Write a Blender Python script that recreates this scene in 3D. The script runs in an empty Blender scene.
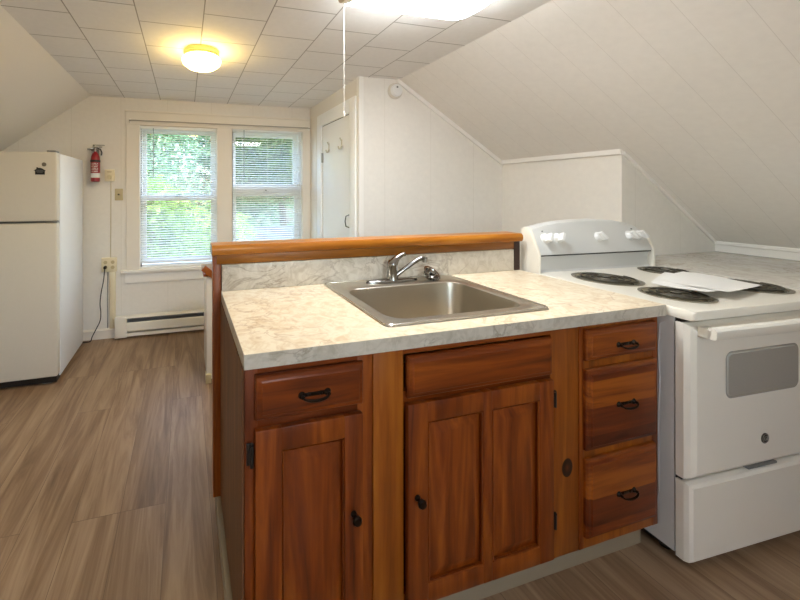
import bpy, bmesh, math, random
from mathutils import Vector, Matrix
random.seed(7)
C = bpy.context.scene.collection
R = math.radians
PI = math.pi

# ------------------------------------------------------------------ mesh helpers
class MB:
    """collects shapes in world coordinates; build() links them as ONE mesh object"""
    def __init__(s): s.bm = bmesh.new()
    def _merge(s, b):
        me = bpy.data.meshes.new('tmp'); b.to_mesh(me); b.free(); s.bm.from_mesh(me); bpy.data.meshes.remove(me)
    def box(s, x0, x1, y0, y1, z0, z1, bev=0, seg=2, M=None):
        b = bmesh.new(); bmesh.ops.create_cube(b, size=1)
        for v in b.verts:
            v.co = Vector(((x0+x1)/2+v.co.x*(x1-x0), (y0+y1)/2+v.co.y*(y1-y0), (z0+z1)/2+v.co.z*(z1-z0)))
        if bev: bmesh.ops.bevel(b, geom=b.edges[:], offset=bev, segments=seg, profile=.5, affect='EDGES')
        if M: b.transform(M)
        s._merge(b); return s
    def cyl(s, p0, p1, r0, r1=None, n=24, bev=0):
        r1 = r0 if r1 is None else r1
        p0, p1 = Vector(p0), Vector(p1); d = p1-p0
        b = bmesh.new(); bmesh.ops.create_cone(b, cap_ends=True, segments=n, radius1=r0, radius2=r1, depth=d.length)
        if bev: bmesh.ops.bevel(b, geom=[e for e in b.edges if len(e.link_faces) == 2 and any(len(f.verts) > 4 for f in e.link_faces)], offset=bev, segments=2, affect='EDGES')
        b.transform(Matrix.Translation((p0+p1)/2) @ d.to_track_quat('Z', 'Y').to_matrix().to_4x4())
        s._merge(b); return s
    def lathe(s, prof, o, axis=(0, 0, 1), n=32):
        """profile of (radius, height) turned about axis through o"""
        b = bmesh.new(); rings = []
        for r, h in prof:
            if r < 1e-6: rings.append([b.verts.new((0, 0, h))])
            else: rings.append([b.verts.new((r*math.cos(2*PI*k/n), r*math.sin(2*PI*k/n), h)) for k in range(n)])
        for A, B in zip(rings, rings[1:]):
            for k in range(n):
                k2 = (k+1) % n
                if len(A) == 1 and len(B) == 1: continue
                if len(A) == 1: b.faces.new((A[0], B[k2], B[k]))
                elif len(B) == 1: b.faces.new((A[k], A[k2], B[0]))
                else: b.faces.new((A[k], A[k2], B[k2], B[k]))
        bmesh.ops.recalc_face_normals(b, faces=b.faces[:])
        b.transform(Matrix.Translation(o) @ Vector(axis).to_track_quat('Z', 'Y').to_matrix().to_4x4())
        s._merge(b); return s
    def tube(s, pts, r, n=10, closed=False):
        pts = [Vector(p) for p in pts]; b = bmesh.new(); rings = []
        rr = r if isinstance(r, (list, tuple)) else [r]*len(pts)
        up = Vector((0, 0, 1)); m = len(pts)
        nrm = None
        for i, p in enumerate(pts):
            if closed: t = pts[(i+1) % m]-pts[i-1]
            else: t = pts[min(i+1, m-1)]-pts[max(i-1, 0)]
            t.normalize()
            if nrm is None:
                nrm = t.cross(up) if abs(t.z) < .95 else t.cross(Vector((1, 0, 0)))
            nrm = nrm-t*nrm.dot(t); nrm.normalize(); q = t.cross(nrm)
            rings.append([b.verts.new(p+(nrm*math.cos(2*PI*k/n)+q*math.sin(2*PI*k/n))*rr[i]) for k in range(n)])
        for i in range(m if closed else m-1):
            A, B = rings[i], rings[(i+1) % m]
            for k in range(n): b.faces.new((A[k], A[(k+1) % n], B[(k+1) % n], B[k]))
        if not closed: b.faces.new(rings[0]); b.faces.new(rings[-1][::-1])
        bmesh.ops.recalc_face_normals(b, faces=b.faces[:])
        s._merge(b); return s
    def prism(s, poly, lo, hi, axis='X', bev=0):
        """polygon in the plane across axis, extruded from lo to hi; axis X: (y,z), Y: (x,z), Z: (x,y)"""
        f = {'X': lambda a, c, t: (t, a, c), 'Y': lambda a, c, t: (a, t, c), 'Z': lambda a, c, t: (a, c, t)}[axis]
        b = bmesh.new()
        A = [b.verts.new(f(p[0], p[1], lo)) for p in poly]; B = [b.verts.new(f(p[0], p[1], hi)) for p in poly]
        n = len(poly); b.faces.new(A); b.faces.new(B[::-1])
        for k in range(n): b.faces.new((A[k], B[k], B[(k+1) % n], A[(k+1) % n]))
        bmesh.ops.recalc_face_normals(b, faces=b.faces[:])
        if bev: bmesh.ops.bevel(b, geom=b.edges[:], offset=bev, segments=2, affect='EDGES')
        s._merge(b); return s
    def loft(s, rings, cap0=False, cap1=False):
        b = bmesh.new(); V = [[b.verts.new(p) for p in r] for r in rings]
        for A, B in zip(V, V[1:]):
            for k in range(len(A)): b.faces.new((A[k], A[(k+1) % len(A)], B[(k+1) % len(A)], B[k]))
        if cap0: b.faces.new(V[0][::-1])
        if cap1: b.faces.new(V[-1])
        bmesh.ops.recalc_face_normals(b, faces=b.faces[:])
        s._merge(b); return s
    def face(s, pts):
        s.bm.faces.new([s.bm.verts.new(p) for p in pts]); return s
    def build(s, name, m, parent=None, smooth=True, ang=32, origin=None):
        me = bpy.data.meshes.new(name)
        o = bpy.data.objects.new(name, me); C.objects.link(o)
        if parent is not None:
            o.parent = parent
            r = parent
            w = Vector((0, 0, 0))
            while r is not None: w += r.location; r = r.parent
            s.bm.transform(Matrix.Translation(-w))
        else:
            cs = [v.co for v in s.bm.verts]
            w = Vector(origin) if origin else Vector(((min(c.x for c in cs)+max(c.x for c in cs))/2, (min(c.y for c in cs)+max(c.y for c in cs))/2, min(c.z for c in cs)))
            s.bm.transform(Matrix.Translation(-w)); o.location = w
        s.bm.to_mesh(me); s.bm.free()
        if smooth:
            me.polygons.foreach_set('use_smooth', [True]*len(me.polygons)); me.set_sharp_from_angle(angle=R(ang))
        me.materials.append(m)
        return o

def tag(o, label, cat, group=None, kind=None):
    o['label'] = label; o['category'] = cat
    if group: o['group'] = group
    if kind: o['kind'] = kind
    return o
def thing(name, label, cat, loc, group=None):
    o = bpy.data.objects.new(name, None); C.objects.link(o); o.location = loc; o.empty_display_size = .05
    return tag(o, label, cat, group)
def struct(mb, name, m, parent=None, smooth=False):
    o = mb.build(name, m, parent, smooth)
    if parent is None: o['kind'] = 'structure'
    return o

def rrect(x0, x1, y0, y1, r, z, n=8):
    out = []
    for cx, cy, a0 in ((x1-r, y1-r, 0), (x0+r, y1-r, 90), (x0+r, y0+r, 180), (x1-r, y0+r, 270)):
        for k in range(n+1):
            a = R(a0+90*k/n); out.append((cx+r*math.cos(a), cy+r*math.sin(a), z))
    return out

# ------------------------------------------------------------------ materials
def newmat(name):
    m = bpy.data.materials.new(name); m.use_nodes = True
    nt = m.node_tree; b = nt.nodes['Principled BSDF']
    return m, nt, b
def lin(c):
    f = lambda v: v/12.92 if v <= .04045 else ((v+.055)/1.055)**2.4
    return tuple(f(v/255) for v in c)+(1,)
def N(nt, t, **kw):
    n = nt.nodes.new(t)
    for k, v in kw.items():
        if k in n.inputs: n.inputs[k].default_value = v
        else: setattr(n, k, v)
    return n
def plain(name, rgb, rough=.5, metal=0, noise=.03, nscale=8, bump=0, bscale=60, spec=.5, coat=0):
    m, nt, b = newmat(name)
    L = nt.links.new
    tc = N(nt, 'ShaderNodeTexCoord'); n = N(nt, 'ShaderNodeTexNoise', Scale=nscale, Detail=4.0)
    L(tc.outputs['Object'], n.inputs['Vector'])
    mx = N(nt, 'ShaderNodeMix', data_type='RGBA')
    c = lin(rgb)
    mx.inputs['A'].default_value = tuple(max(0, v*(1-noise)) for v in c[:3])+(1,)
    mx.inputs['B'].default_value = tuple(min(1, v*(1+noise)) for v in c[:3])+(1,)
    L(n.outputs['Fac'], mx.inputs['Factor']); L(mx.outputs['Result'], b.inputs['Base Color'])
    b.inputs['Roughness'].default_value = rough; b.inputs['Metallic'].default_value = metal
    b.inputs['Specular IOR Level'].default_value = spec; b.inputs['Coat Weight'].default_value = coat
    if bump:
        n2 = N(nt, 'ShaderNodeTexNoise', Scale=bscale, Detail=3.0); L(tc.outputs['Object'], n2.inputs['Vector'])
        bp = N(nt, 'ShaderNodeBump', Strength=bump, Distance=.004); L(n2.outputs['Fac'], bp.inputs['Height']); L(bp.outputs['Normal'], b.inputs['Normal'])
    return m
def emit(name, rgb, strength):
    m, nt, b = newmat(name)
    b.inputs['Base Color'].default_value = (.8, .8, .8, 1)
    b.inputs['Emission Color'].default_value = tuple(rgb)+(1,); b.inputs['Emission Strength'].default_value = strength
    return m
def ramp(nt, stops):
    r = N(nt, 'ShaderNodeValToRGB'); e = r.color_ramp.elements
    while len(e) < len(stops): e.new(.5)
    for el, (p, c) in zip(e, stops): el.position = p; el.color = lin(c)
    return r
def wood(name, dark, mid, light, axis='Z', rough=.36, scale=1.0, coat=.12, knot=None, strips=False):
    m, nt, b = newmat(name); L = nt.links.new
    tc = N(nt, 'ShaderNodeTexCoord'); oi = N(nt, 'ShaderNodeObjectInfo')
    mul = N(nt, 'ShaderNodeVectorMath', operation='SCALE'); comb = N(nt, 'ShaderNodeCombineXYZ')
    for k in 'XYZ': L(oi.outputs['Random'], comb.inputs[k])
    L(comb.outputs[0], mul.inputs[0]); mul.inputs['Scale'].default_value = 9
    add = N(nt, 'ShaderNodeVectorMath', operation='ADD'); L(tc.outputs['Object'], add.inputs[0]); L(mul.outputs[0], add.inputs[1])
    mp = N(nt, 'ShaderNodeMapping'); L(add.outputs[0], mp.inputs['Vector'])
    s = {'X': (1.1, 14, 14), 'Y': (14, 1.1, 14), 'Z': (14, 14, 1.1)}[axis]
    mp.inputs['Scale'].default_value = tuple(v*scale for v in s)
    n1 = N(nt, 'ShaderNodeTexNoise', Scale=1.0, Detail=6.0, Roughness=.6, Distortion=1.2); L(mp.outputs[0], n1.inputs['Vector'])
    mp2 = N(nt, 'ShaderNodeMapping'); L(add.outputs[0], mp2.inputs['Vector']); mp2.inputs['Scale'].default_value = tuple(v*6*scale for v in s)
    n2 = N(nt, 'ShaderNodeTexNoise', Scale=1.0, Detail=3.0); L(mp2.outputs[0], n2.inputs['Vector'])
    a = N(nt, 'ShaderNodeMath', operation='MULTIPLY_ADD'); L(n2.outputs['Fac'], a.inputs[0]); a.inputs[1].default_value = .22; 
    L(n1.outputs['Fac'], a.inputs[2])
    val = a.outputs[0]
    if strips:     # glued-up boards of differing tone
        sx = N(nt, 'ShaderNodeSeparateXYZ'); L(tc.outputs['Object'], sx.inputs[0])
        k = N(nt, 'ShaderNodeMath', operation='MULTIPLY'); L(sx.outputs['Z'], k.inputs[0]); k.inputs[1].default_value = 11
        ad = N(nt, 'ShaderNodeMath', operation='ADD'); L(k.outputs[0], ad.inputs[0]); L(oi.outputs['Random'], ad.inputs[1])
        fl = N(nt, 'ShaderNodeMath', operation='FLOOR'); L(ad.outputs[0], fl.inputs[0])
        wn = N(nt, 'ShaderNodeTexWhiteNoise', noise_dimensions='1D'); L(fl.outputs[0], wn.inputs['W'])
        z = N(nt, 'ShaderNodeMath', operation='MULTIPLY_ADD'); L(wn.outputs['Value'], z.inputs[0]); z.inputs[1].default_value = .3; L(val, z.inputs[2])
        z2 = N(nt, 'ShaderNodeMath', operation='SUBTRACT'); L(z.outputs[0], z2.inputs[0]); z2.inputs[1].default_value = .15; val = z2.outputs[0]
    cr = ramp(nt, [(.36, dark), (.6, mid), (.82, light)]); L(val, cr.inputs[0])
    col = cr.outputs[0]
    if knot:       # an oval knot at this place of the board
        vs = N(nt, 'ShaderNodeVectorMath', operation='SUBTRACT'); L(tc.outputs['Object'], vs.inputs[0]); vs.inputs[1].default_value = knot
        sc = N(nt, 'ShaderNodeVectorMath', operation='MULTIPLY'); L(vs.outputs[0], sc.inputs[0]); sc.inputs[1].default_value = (1/.023, 0, 1/.031)
        ln = N(nt, 'ShaderNodeVectorMath', operation='LENGTH'); L(sc.outputs[0], ln.inputs[0])
        kr = N(nt, 'ShaderNodeValToRGB'); e = kr.color_ramp.elements; e.new(.5); e.new(.7)
        for el, (p, c) in zip(e, [(0, lin((92, 44, 14))), (.45, lin((36, 12, 4))), (.62, lin((16, 5, 2))), (.95, lin((30, 10, 4)))]): el.position = p; el.color = c
        L(ln.outputs['Value'], kr.inputs[0])
        th = N(nt, 'ShaderNodeMath', operation='LESS_THAN'); L(ln.outputs['Value'], th.inputs[0]); th.inputs[1].default_value = 1
        mx = N(nt, 'ShaderNodeMix', data_type='RGBA'); L(th.outputs[0], mx.inputs['Factor']); L(col, mx.inputs['A']); L(kr.outputs[0], mx.inputs['B']); col = mx.outputs['Result']
    L(col, b.inputs['Base Color'])
    b.inputs['Roughness'].default_value = rough; b.inputs['Coat Weight'].default_value = coat; b.inputs['Coat Roughness'].default_value = .25; b.inputs['Specular IOR Level'].default_value = .3
    return m
def marble(name, base, blotch, vein, bs=9, rough=.3):
    m, nt, b = newmat(name); L = nt.links.new
    tc = N(nt, 'ShaderNodeTexCoord')
    n1 = N(nt, 'ShaderNodeTexNoise', Scale=bs*2.2, Detail=7.0, Roughness=.65, Distortion=1.5); L(tc.outputs['Object'], n1.inputs['Vector'])
    mp = N(nt, 'ShaderNodeMapping'); mp.inputs['Rotation'].default_value = (0, 0, R(38)); mp.inputs['Scale'].default_value = (1, 2.1, 1.6); L(tc.outputs['Object'], mp.inputs['Vector'])
    n2 = N(nt, 'ShaderNodeTexNoise', Scale=bs*.55, Detail=5.0, Roughness=.55, Distortion=1.6); L(mp.outputs[0], n2.inputs['Vector'])
    v = N(nt, 'ShaderNodeMath', operation='SUBTRACT'); L(n2.outputs['Fac'], v.inputs[0]); v.inputs[1].default_value = .5
    ab = N(nt, 'ShaderNodeMath', operation='ABSOLUTE'); L(v.outputs[0], ab.inputs[0])
    vr = N(nt, 'ShaderNodeMapRange'); L(ab.outputs[0], vr.inputs['Value']); vr.inputs['From Min'].default_value = 0; vr.inputs['From Max'].default_value = .026; vr.inputs['To Min'].default_value = .75; vr.inputs['To Max'].default_value = 0
    n3 = N(nt, 'ShaderNodeTexNoise', Scale=bs*.4, Detail=2.0); L(tc.outputs['Object'], n3.inputs['Vector'])
    g = N(nt, 'ShaderNodeMapRange'); L(n3.outputs['Fac'], g.inputs['Value']); g.inputs['From Min'].default_value = .45; g.inputs['From Max'].default_value = .6
    vm = N(nt, 'ShaderNodeMath', operation='MULTIPLY'); L(vr.outputs[0], vm.inputs[0]); L(g.outputs[0], vm.inputs[1])
    cr = ramp(nt, [(.42, base), (.66, blotch)]); L(n1.outputs['Fac'], cr.inputs[0])
    mx = N(nt, 'ShaderNodeMix', data_type='RGBA'); L(vm.outputs[0], mx.inputs['Factor']); L(cr.outputs[0], mx.inputs['A']); mx.inputs['B'].default_value = lin(vein)
    L(mx.outputs['Result'], b.inputs['Base Color']); b.inputs['Roughness'].default_value = rough
    return m
def tiled(name, base, seam, row, width, vsrc, usrc, v0, u0, mort, rough=.8, strength=1.0, vary=.02, offset=.5, bump=0):
    """brick pattern on world coordinates: rows along vsrc, joints along usrc"""
    m, nt, b = newmat(name); L = nt.links.new
    g = N(nt, 'ShaderNodeNewGeometry'); sp = N(nt, 'ShaderNodeSeparateXYZ'); L(g.outputs['Position'], sp.inputs[0])
    cb = N(nt, 'ShaderNodeCombineXYZ')
    a = N(nt, 'ShaderNodeMath', operation='SUBTRACT'); L(sp.outputs[usrc], a.inputs[0]); a.inputs[1].default_value = u0; L(a.outputs[0], cb.inputs['X'])
    c = N(nt, 'ShaderNodeMath', operation='SUBTRACT'); L(sp.outputs[vsrc], c.inputs[0]); c.inputs[1].default_value = v0; L(c.outputs[0], cb.inputs['Y'])
    br = N(nt, 'ShaderNodeTexBrick', offset=offset, offset_frequency=2, squash=1.0)
    L(cb.outputs[0], br.inputs['Vector'])
    cl = lin(base)
    br.inputs['Color1'].default_value = tuple(v*(1-vary) for v in cl[:3])+(1,); br.inputs['Color2'].default_value = tuple(min(1, v*(1+vary)) for v in cl[:3])+(1,)
    s = lin(seam); br.inputs['Mortar'].default_value = tuple(cl[i]*(1-strength)+s[i]*strength for i in range(3))+(1,)
    br.inputs['Scale'].default_value = 1; br.inputs['Mortar Size'].default_value = mort; br.inputs['Mortar Smooth'].default_value = .3
    br.inputs['Brick Width'].default_value = width; br.inputs['Row Height'].default_value = row
    nz = N(nt, 'ShaderNodeTexNoise', Scale=30.0, Detail=4.0); L(g.outputs['Position'], nz.inputs['Vector'])
    mr = N(nt, 'ShaderNodeMapRange'); L(nz.outputs['Fac'], mr.inputs['Value']); mr.inputs['To Min'].default_value = .95; mr.inputs['To Max'].default_value = 1.04
    mx = N(nt, 'ShaderNodeVectorMath', operation='SCALE'); L(br.outputs['Color'], mx.inputs[0]); L(mr.outputs[0], mx.inputs['Scale'])
    L(mx.outputs[0], b.inputs['Base Color']); b.inputs['Roughness'].default_value = rough
    bp = N(nt, 'ShaderNodeBump', Strength=.25, Distance=.002); L(nz.outputs['Fac'], bp.inputs['Height']); L(bp.outputs['Normal'], b.inputs['Normal'])
    return m
def floor_mat():
    m, nt, b = newmat('vinyl_planks'); L = nt.links.new
    g = N(nt, 'ShaderNodeNewGeometry'); sp = N(nt, 'ShaderNodeSeparateXYZ'); L(g.outputs['Position'], sp.inputs[0])
    cb = N(nt, 'ShaderNodeCombineXYZ')
    a = N(nt, 'ShaderNodeMath', operation='SUBTRACT'); L(sp.outputs['Y'], a.inputs[0]); a.inputs[1].default_value = .70; L(a.outputs[0], cb.inputs['X'])
    c = N(nt, 'ShaderNodeMath', operation='ADD'); L(sp.outputs['X'], c.inputs[0]); c.inputs[1].default_value = .222; L(c.outputs[0], cb.inputs['Y'])
    br = N(nt, 'ShaderNodeTexBrick', offset=.37, offset_frequency=3, squash=1.0); L(cb.outputs[0], br.inputs['Vector'])
    br.inputs['Color1'].default_value = (0, 0, 0, 1); br.inputs['Color2'].default_value = (1, 1, 1, 1); br.inputs['Mortar'].default_value = (0, 0, 0, 1)
    br.inputs['Scale'].default_value = 1; br.inputs['Mortar Size'].default_value = .0009; br.inputs['Mortar Smooth'].default_value = .2
    br.inputs['Brick Width'].default_value = 1.22; br.inputs['Row Height'].default_value = .18
    sep = N(nt, 'ShaderNodeSeparateColor'); L(br.outputs['Color'], sep.inputs[0])
    # grain: stretched noise, displaced per plank
    off = N(nt, 'ShaderNodeMath', operation='MULTIPLY'); L(sep.outputs[0], off.inputs[0]); off.inputs[1].default_value = 17
    cc = N(nt, 'ShaderNodeCombineXYZ'); L(off.outputs[0], cc.inputs['X']); L(off.outputs[0], cc.inputs['Z'])
    ad = N(nt, 'ShaderNodeVectorMath', operation='ADD'); L(g.outputs['Position'], ad.inputs[0]); L(cc.outputs[0], ad.inputs[1])
    mp = N(nt, 'ShaderNodeMapping'); mp.inputs['Scale'].default_value = (13, 1.1, 1); L(ad.outputs[0], mp.inputs['Vector'])
    n1 = N(nt, 'ShaderNodeTexNoise', Scale=1.0, Detail=8.0, Roughness=.62, Distortion=1.4); L(mp.outputs[0], n1.inputs['Vector'])
    mp2 = N(nt, 'ShaderNodeMapping'); mp2.inputs['Scale'].default_value = (90, 5, 1); L(ad.outputs[0], mp2.inputs['Vector'])
    n2 = N(nt, 'ShaderNodeTexNoise', Scale=1.0, Detail=3.0); L(mp2.outputs[0], n2.inputs['Vector'])
    s = N(nt, 'ShaderNodeMath', operation='MULTIPLY_ADD'); L(n2.outputs['Fac'], s.inputs[0]); s.inputs[1].default_value = .18; L(n1.outputs['Fac'], s.inputs[2])
    s2 = N(nt, 'ShaderNodeMath', operation='MULTIPLY_ADD'); L(sep.outputs[0], s2.inputs[0]); s2.inputs[1].default_value = .10; L(s.outputs[0], s2.inputs[2])
    cr = ramp(nt, FLOOR_STOPS); L(s2.outputs[0], cr.inputs[0])
    mx = N(nt, 'ShaderNodeMix', data_type='RGBA'); L(br.outputs['Fac'], mx.inputs['Factor']); L(cr.outputs[0], mx.inputs['A']); mx.inputs['B'].default_value = lin((100, 80, 60))
    L(mx.outputs['Result'], b.inputs['Base Color']); b.inputs['Roughness'].default_value = .38
    bp = N(nt, 'ShaderNodeBump', Strength=.08, Distance=.002); L(s.outputs[0], bp.inputs['Height']); L(bp.outputs['Normal'], b.inputs['Normal'])
    return m
def glass_mat():
    m = bpy.data.materials.new('window_glass'); m.use_nodes = True; nt = m.node_tree; nt.nodes.clear()
    o = N(nt, 'ShaderNodeOutputMaterial'); t = N(nt, 'ShaderNodeBsdfTransparent'); g = N(nt, 'ShaderNodeBsdfGlossy'); g.inputs['Roughness'].default_value = .02
    x = N(nt, 'ShaderNodeMixShader'); x.inputs[0].default_value = .06; t.inputs['Color'].default_value = (.95, .98, .97, 1)
    nt.links.new(t.outputs[0], x.inputs[1]); nt.links.new(g.outputs[0], x.inputs[2]); nt.links.new(x.outputs[0], o.inputs[0])
    return m
def leaf_mat(name, c1, c2):
    m, nt, b = newmat(name); L = nt.links.new
    g = N(nt, 'ShaderNodeNewGeometry'); n = N(nt, 'ShaderNodeTexNoise', Scale=2.2, Detail=6.0); L(g.outputs['Position'], n.inputs['Vector'])
    r = ramp(nt, [(.38, c1), (.62, c2)]); L(n.outputs['Fac'], r.inputs[0]); L(r.outputs[0], b.inputs['Base Color'])
    b.inputs['Roughness'].default_value = .5
    tr = N(nt, 'ShaderNodeBsdfTranslucent'); L(r.outputs[0], tr.inputs['Color']); mix = N(nt, 'ShaderNodeMixShader'); mix.inputs[0].default_value = .45
    out = nt.nodes['Material Output']; L(b.outputs[0], mix.inputs[1]); L(tr.outputs[0], mix.inputs[2]); L(mix.outputs[0], out.inputs[0])
    return m

FLOOR_STOPS = [(.36, (98, 73, 50)), (.60, (138, 110, 83)), (.84, (168, 141, 112))]
CEIL = tiled('ceiling_tiles', (242, 241, 238), (120, 112, 100), .3094, .306, 'X', 'Y', -.6736, 2.599-.367, .0032, strength=.7, vary=.012)
WALL = plain('painted_panelling', (236, 232, 224), .75, noise=.02, nscale=3, bump=.15, bscale=90)
WALLG = tiled('grooved_panelling', (236, 232, 224), (176, 166, 148), 40, .405, 'Z', 'X', -20, -.30, .0013, strength=.35, vary=.003, offset=0)
SLOPE = tiled('sloped_panelling', (238, 235, 229), (170, 165, 155), 40, .147, 'X', 'Y', -20, .05, .0011, strength=.3, vary=.003, offset=0)
SLOPEL = plain('slope_paint', (236, 233, 227), .75, noise=.015, nscale=3, bump=.12, bscale=80)
TRIM = plain('trim_paint', (244, 241, 235), .45, noise=.01)
TRIMB = plain('cream_trim_paint', (236, 230, 219), .5, noise=.015)
DOORW = plain('door_paint', (250, 251, 252), .45, noise=.01)
VINYL = plain('white_vinyl', (250, 251, 252), .4, noise=.01)
SLAT = plain('blind_slat_white', (246, 248, 248), .5, noise=.01)
FLOOR = floor_mat()
GLASS = glass_mat()
MARB = marble('marbled_laminate', (228, 215, 190), (208, 184, 148), (172, 138, 100))
MARBG = marble('marbled_laminate_grey', (214, 207, 194), (188, 178, 161), (150, 136, 118), bs=7)
MARBE = marble('marbled_edge_shaded', (196, 190, 178), (172, 165, 150), (134, 124, 110), bs=8)  # darker copy of the laminate, edge shade put into its colour
MARBR = marble('marbled_laminate_side', (214, 210, 202), (196, 190, 180), (160, 150, 136), bs=7, rough=.22)
DK, MD, LT = (66, 23, 3), (118, 52, 9), (152, 80, 20)
CABV = wood('stained_wood_upright', DK, MD, LT, 'Z')
CABH = wood('stained_wood_level', DK, MD, LT, 'X')
CABS = wood('stained_wood_boards', (58, 17, 4), (106, 43, 9), (154, 82, 22), 'X', strips=True)
STILE = wood('pale_stile_wood', (98, 46, 7), (136, 70, 14), (162, 94, 26), 'Z')
SIDEP = wood('veneer_side', (78, 48, 26), (100, 64, 37), (120, 82, 50), 'Z', scale=1.6, rough=.5, coat=.05)
FRIEZE = wood('darker_rail_wood', (84, 44, 6), (128, 76, 14), (158, 100, 26), 'X', rough=.35)
RAIL = wood('golden_rail_wood', (122, 66, 12), (166, 100, 24), (192, 128, 44), 'X', rough=.3)
POST = wood('post_wood', (96, 38, 12), (150, 78, 24), (178, 104, 40), 'Z')
WHITE = plain('white_enamel', (238, 233, 220), .28, noise=.01, coat=.3)
FRIDGE = plain('textured_fridge_enamel', (214, 208, 194), .42, noise=.02, nscale=60, bump=.15, bscale=220)
FRIDGES = plain('fridge_side_enamel', (234, 235, 236), .4, noise=.01, bump=.1, bscale=220)
STOVES = plain('range_side_enamel', (206, 205, 202), .4, noise=.02)
KNOBW = plain('white_plastic', (232, 232, 230), .3, noise=.005)
STEEL = plain('brushed_steel', (208, 202, 190), .28, 1, noise=.06, nscale=14)
STEELB = plain('basin_steel', (188, 179, 162), .34, 1, noise=.08, nscale=10)
CHROME = plain('chrome', (158, 156, 152), .14, 1, noise=.01)
BLACK = plain('black_plastic_and_shade', (18, 18, 18), .4, noise=.1)  # black of plastic parts and of the strips painted as shade
DARKM = plain('dark_bronze', (38, 28, 20), .35, .8, noise=.1)
COIL = plain('coil_element', (80, 76, 66), .4, .6, noise=.1)
WELL = plain('dark_pan_well', (122, 114, 90), .35, .3, noise=.15)
GUARD = plain('console_enamel', (214, 214, 211), .32, noise=.01)
PAN = plain('drip_pan_metal', (172, 168, 156), .25, 1, noise=.1)
GLASSG = plain('grey_oven_glass', (168, 166, 158), .12, noise=.06, nscale=200, coat=.6)
BEIGE = plain('beige_plastic', (232, 220, 188), .4, noise=.02)
BEIGED = plain('dull_beige_plastic', (196, 180, 140), .4, noise=.02)
HOOK = plain('hook_enamel', (206, 200, 188), .4, noise=.02)
RED = plain('red_enamel', (150, 20, 30), .3, noise=.03, coat=.3)
PAPER = plain('paper', (232, 231, 227), .8, noise=.01)
VBASE = plain('vinyl_base', (150, 137, 114), .5, noise=.05, nscale=12)
BRASS = plain('brass', (226, 196, 130), .4, .2, noise=.03)
GREYP = plain('grey_print', (120, 120, 118), .6)

# ------------------------------------------------------------------ room shell
H = 2.17; YW = 2.6; XR = 1.44; KR = .663; XL = -.955; KL = .7486
YF = -2.6            # wall behind the camera
XK = 3.29; XKL = -1.80; YC = 1.52; XC = 1.11; XN = 2.42; YE = .68
zs = lambda x: H-.62*(x-XR) if x <= XN else H-.62*(XN-XR)-.675*(x-XN)
zl = lambda x: H-KL*(XL-x)
T = .12
struct(MB().box(XKL-T, XK+T, YF-T, YW+T, -.1, 0), 'floor', FLOOR)
struct(MB().box(XL, XR, YF, YW, H, H+.08), 'ceiling', CEIL)
struct(MB().prism([(XR, H), (XN, zs(XN)), (XK+T, zs(XK+T)), (XK+T, zs(XK+T)+.1), (XN, zs(XN)+.1), (XR, H+.1)], YF, YC, 'Y'), 'wall_right_slope', SLOPE)
struct(MB().prism([(XL, H), (XKL-T, zl(XKL-T)), (XKL-T, zl(XKL-T)+.1), (XL, H+.1)], YF, YW, 'Y'), 'wall_left_slope', SLOPEL)
struct(MB().box(XKL-T, XKL, YF, YW, 0, zl(XKL)+.03), 'wall_left', WALL)
struct(MB().box(XK, XK+T, YF, YE, 0, zs(XK)+.02), 'wall_right', WALL)
# solid end block behind the stove: end face towards the camera and knee wall
struct(MB().prism([(XN, 0), (XK, 0), (XK, zs(XK)), (XN, zs(XN))], YE, YC, 'Y'), 'wall_knee', WALLG)
# closet block: side with the door and sloping front
cw = MB()
cw.prism([(XC, 0), (XN, 0), (XN, zs(XN)), (XR, H), (XC, H)], YC, YC+.08, 'Y')
struct(cw, 'wall_closet_front', WALLG)
DY0, DY1, DZ = 1.661, 2.257, 1.928
cs = MB(); cs.box(XC, XC+.08, YC+.08, DY0, 0, H).box(XC, XC+.08, DY1, YW, 0, H).box(XC, XC+.08, DY0, DY1, DZ, H)
struct(cs, 'wall_closet_side', WALL)
struct(MB().box(XC+.08, 1.75, YC+.3, YW, 0, H), 'wall_closet_inside', WALL)
# back wall with two window openings
WIN = [(-.544, .156, .616, 1.922), (.301, 1.022, .616, 1.94)]
bw = MB()
bw.box(XKL, WIN[0][0], YW, YW+T, 0, H).box(WIN[0][1], WIN[1][0], YW, YW+T, 0, H).box(WIN[1][1], XC+.08, YW, YW+T, 0, H)
for x0, x1, z0, z1 in WIN: bw.box(x0, x1, YW, YW+T, 0, z0).box(x0, x1, YW, YW+T, z1, H)
struct(bw, 'wall_back', WALLG)
# wall behind the camera with an added, unseen window for fill light
FW = (-.4, .9, 1.0, 1.9)
fw = MB(); fw.box(XKL, FW[0], YF-T, YF, 0, H).box(FW[1], XK, YF-T, YF, 0, H).box(FW[0], FW[1], YF-T, YF, 0, FW[2]).box(FW[0], FW[1], YF-T, YF, FW[3], H)
struct(fw, 'wall_front', WALL)

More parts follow.
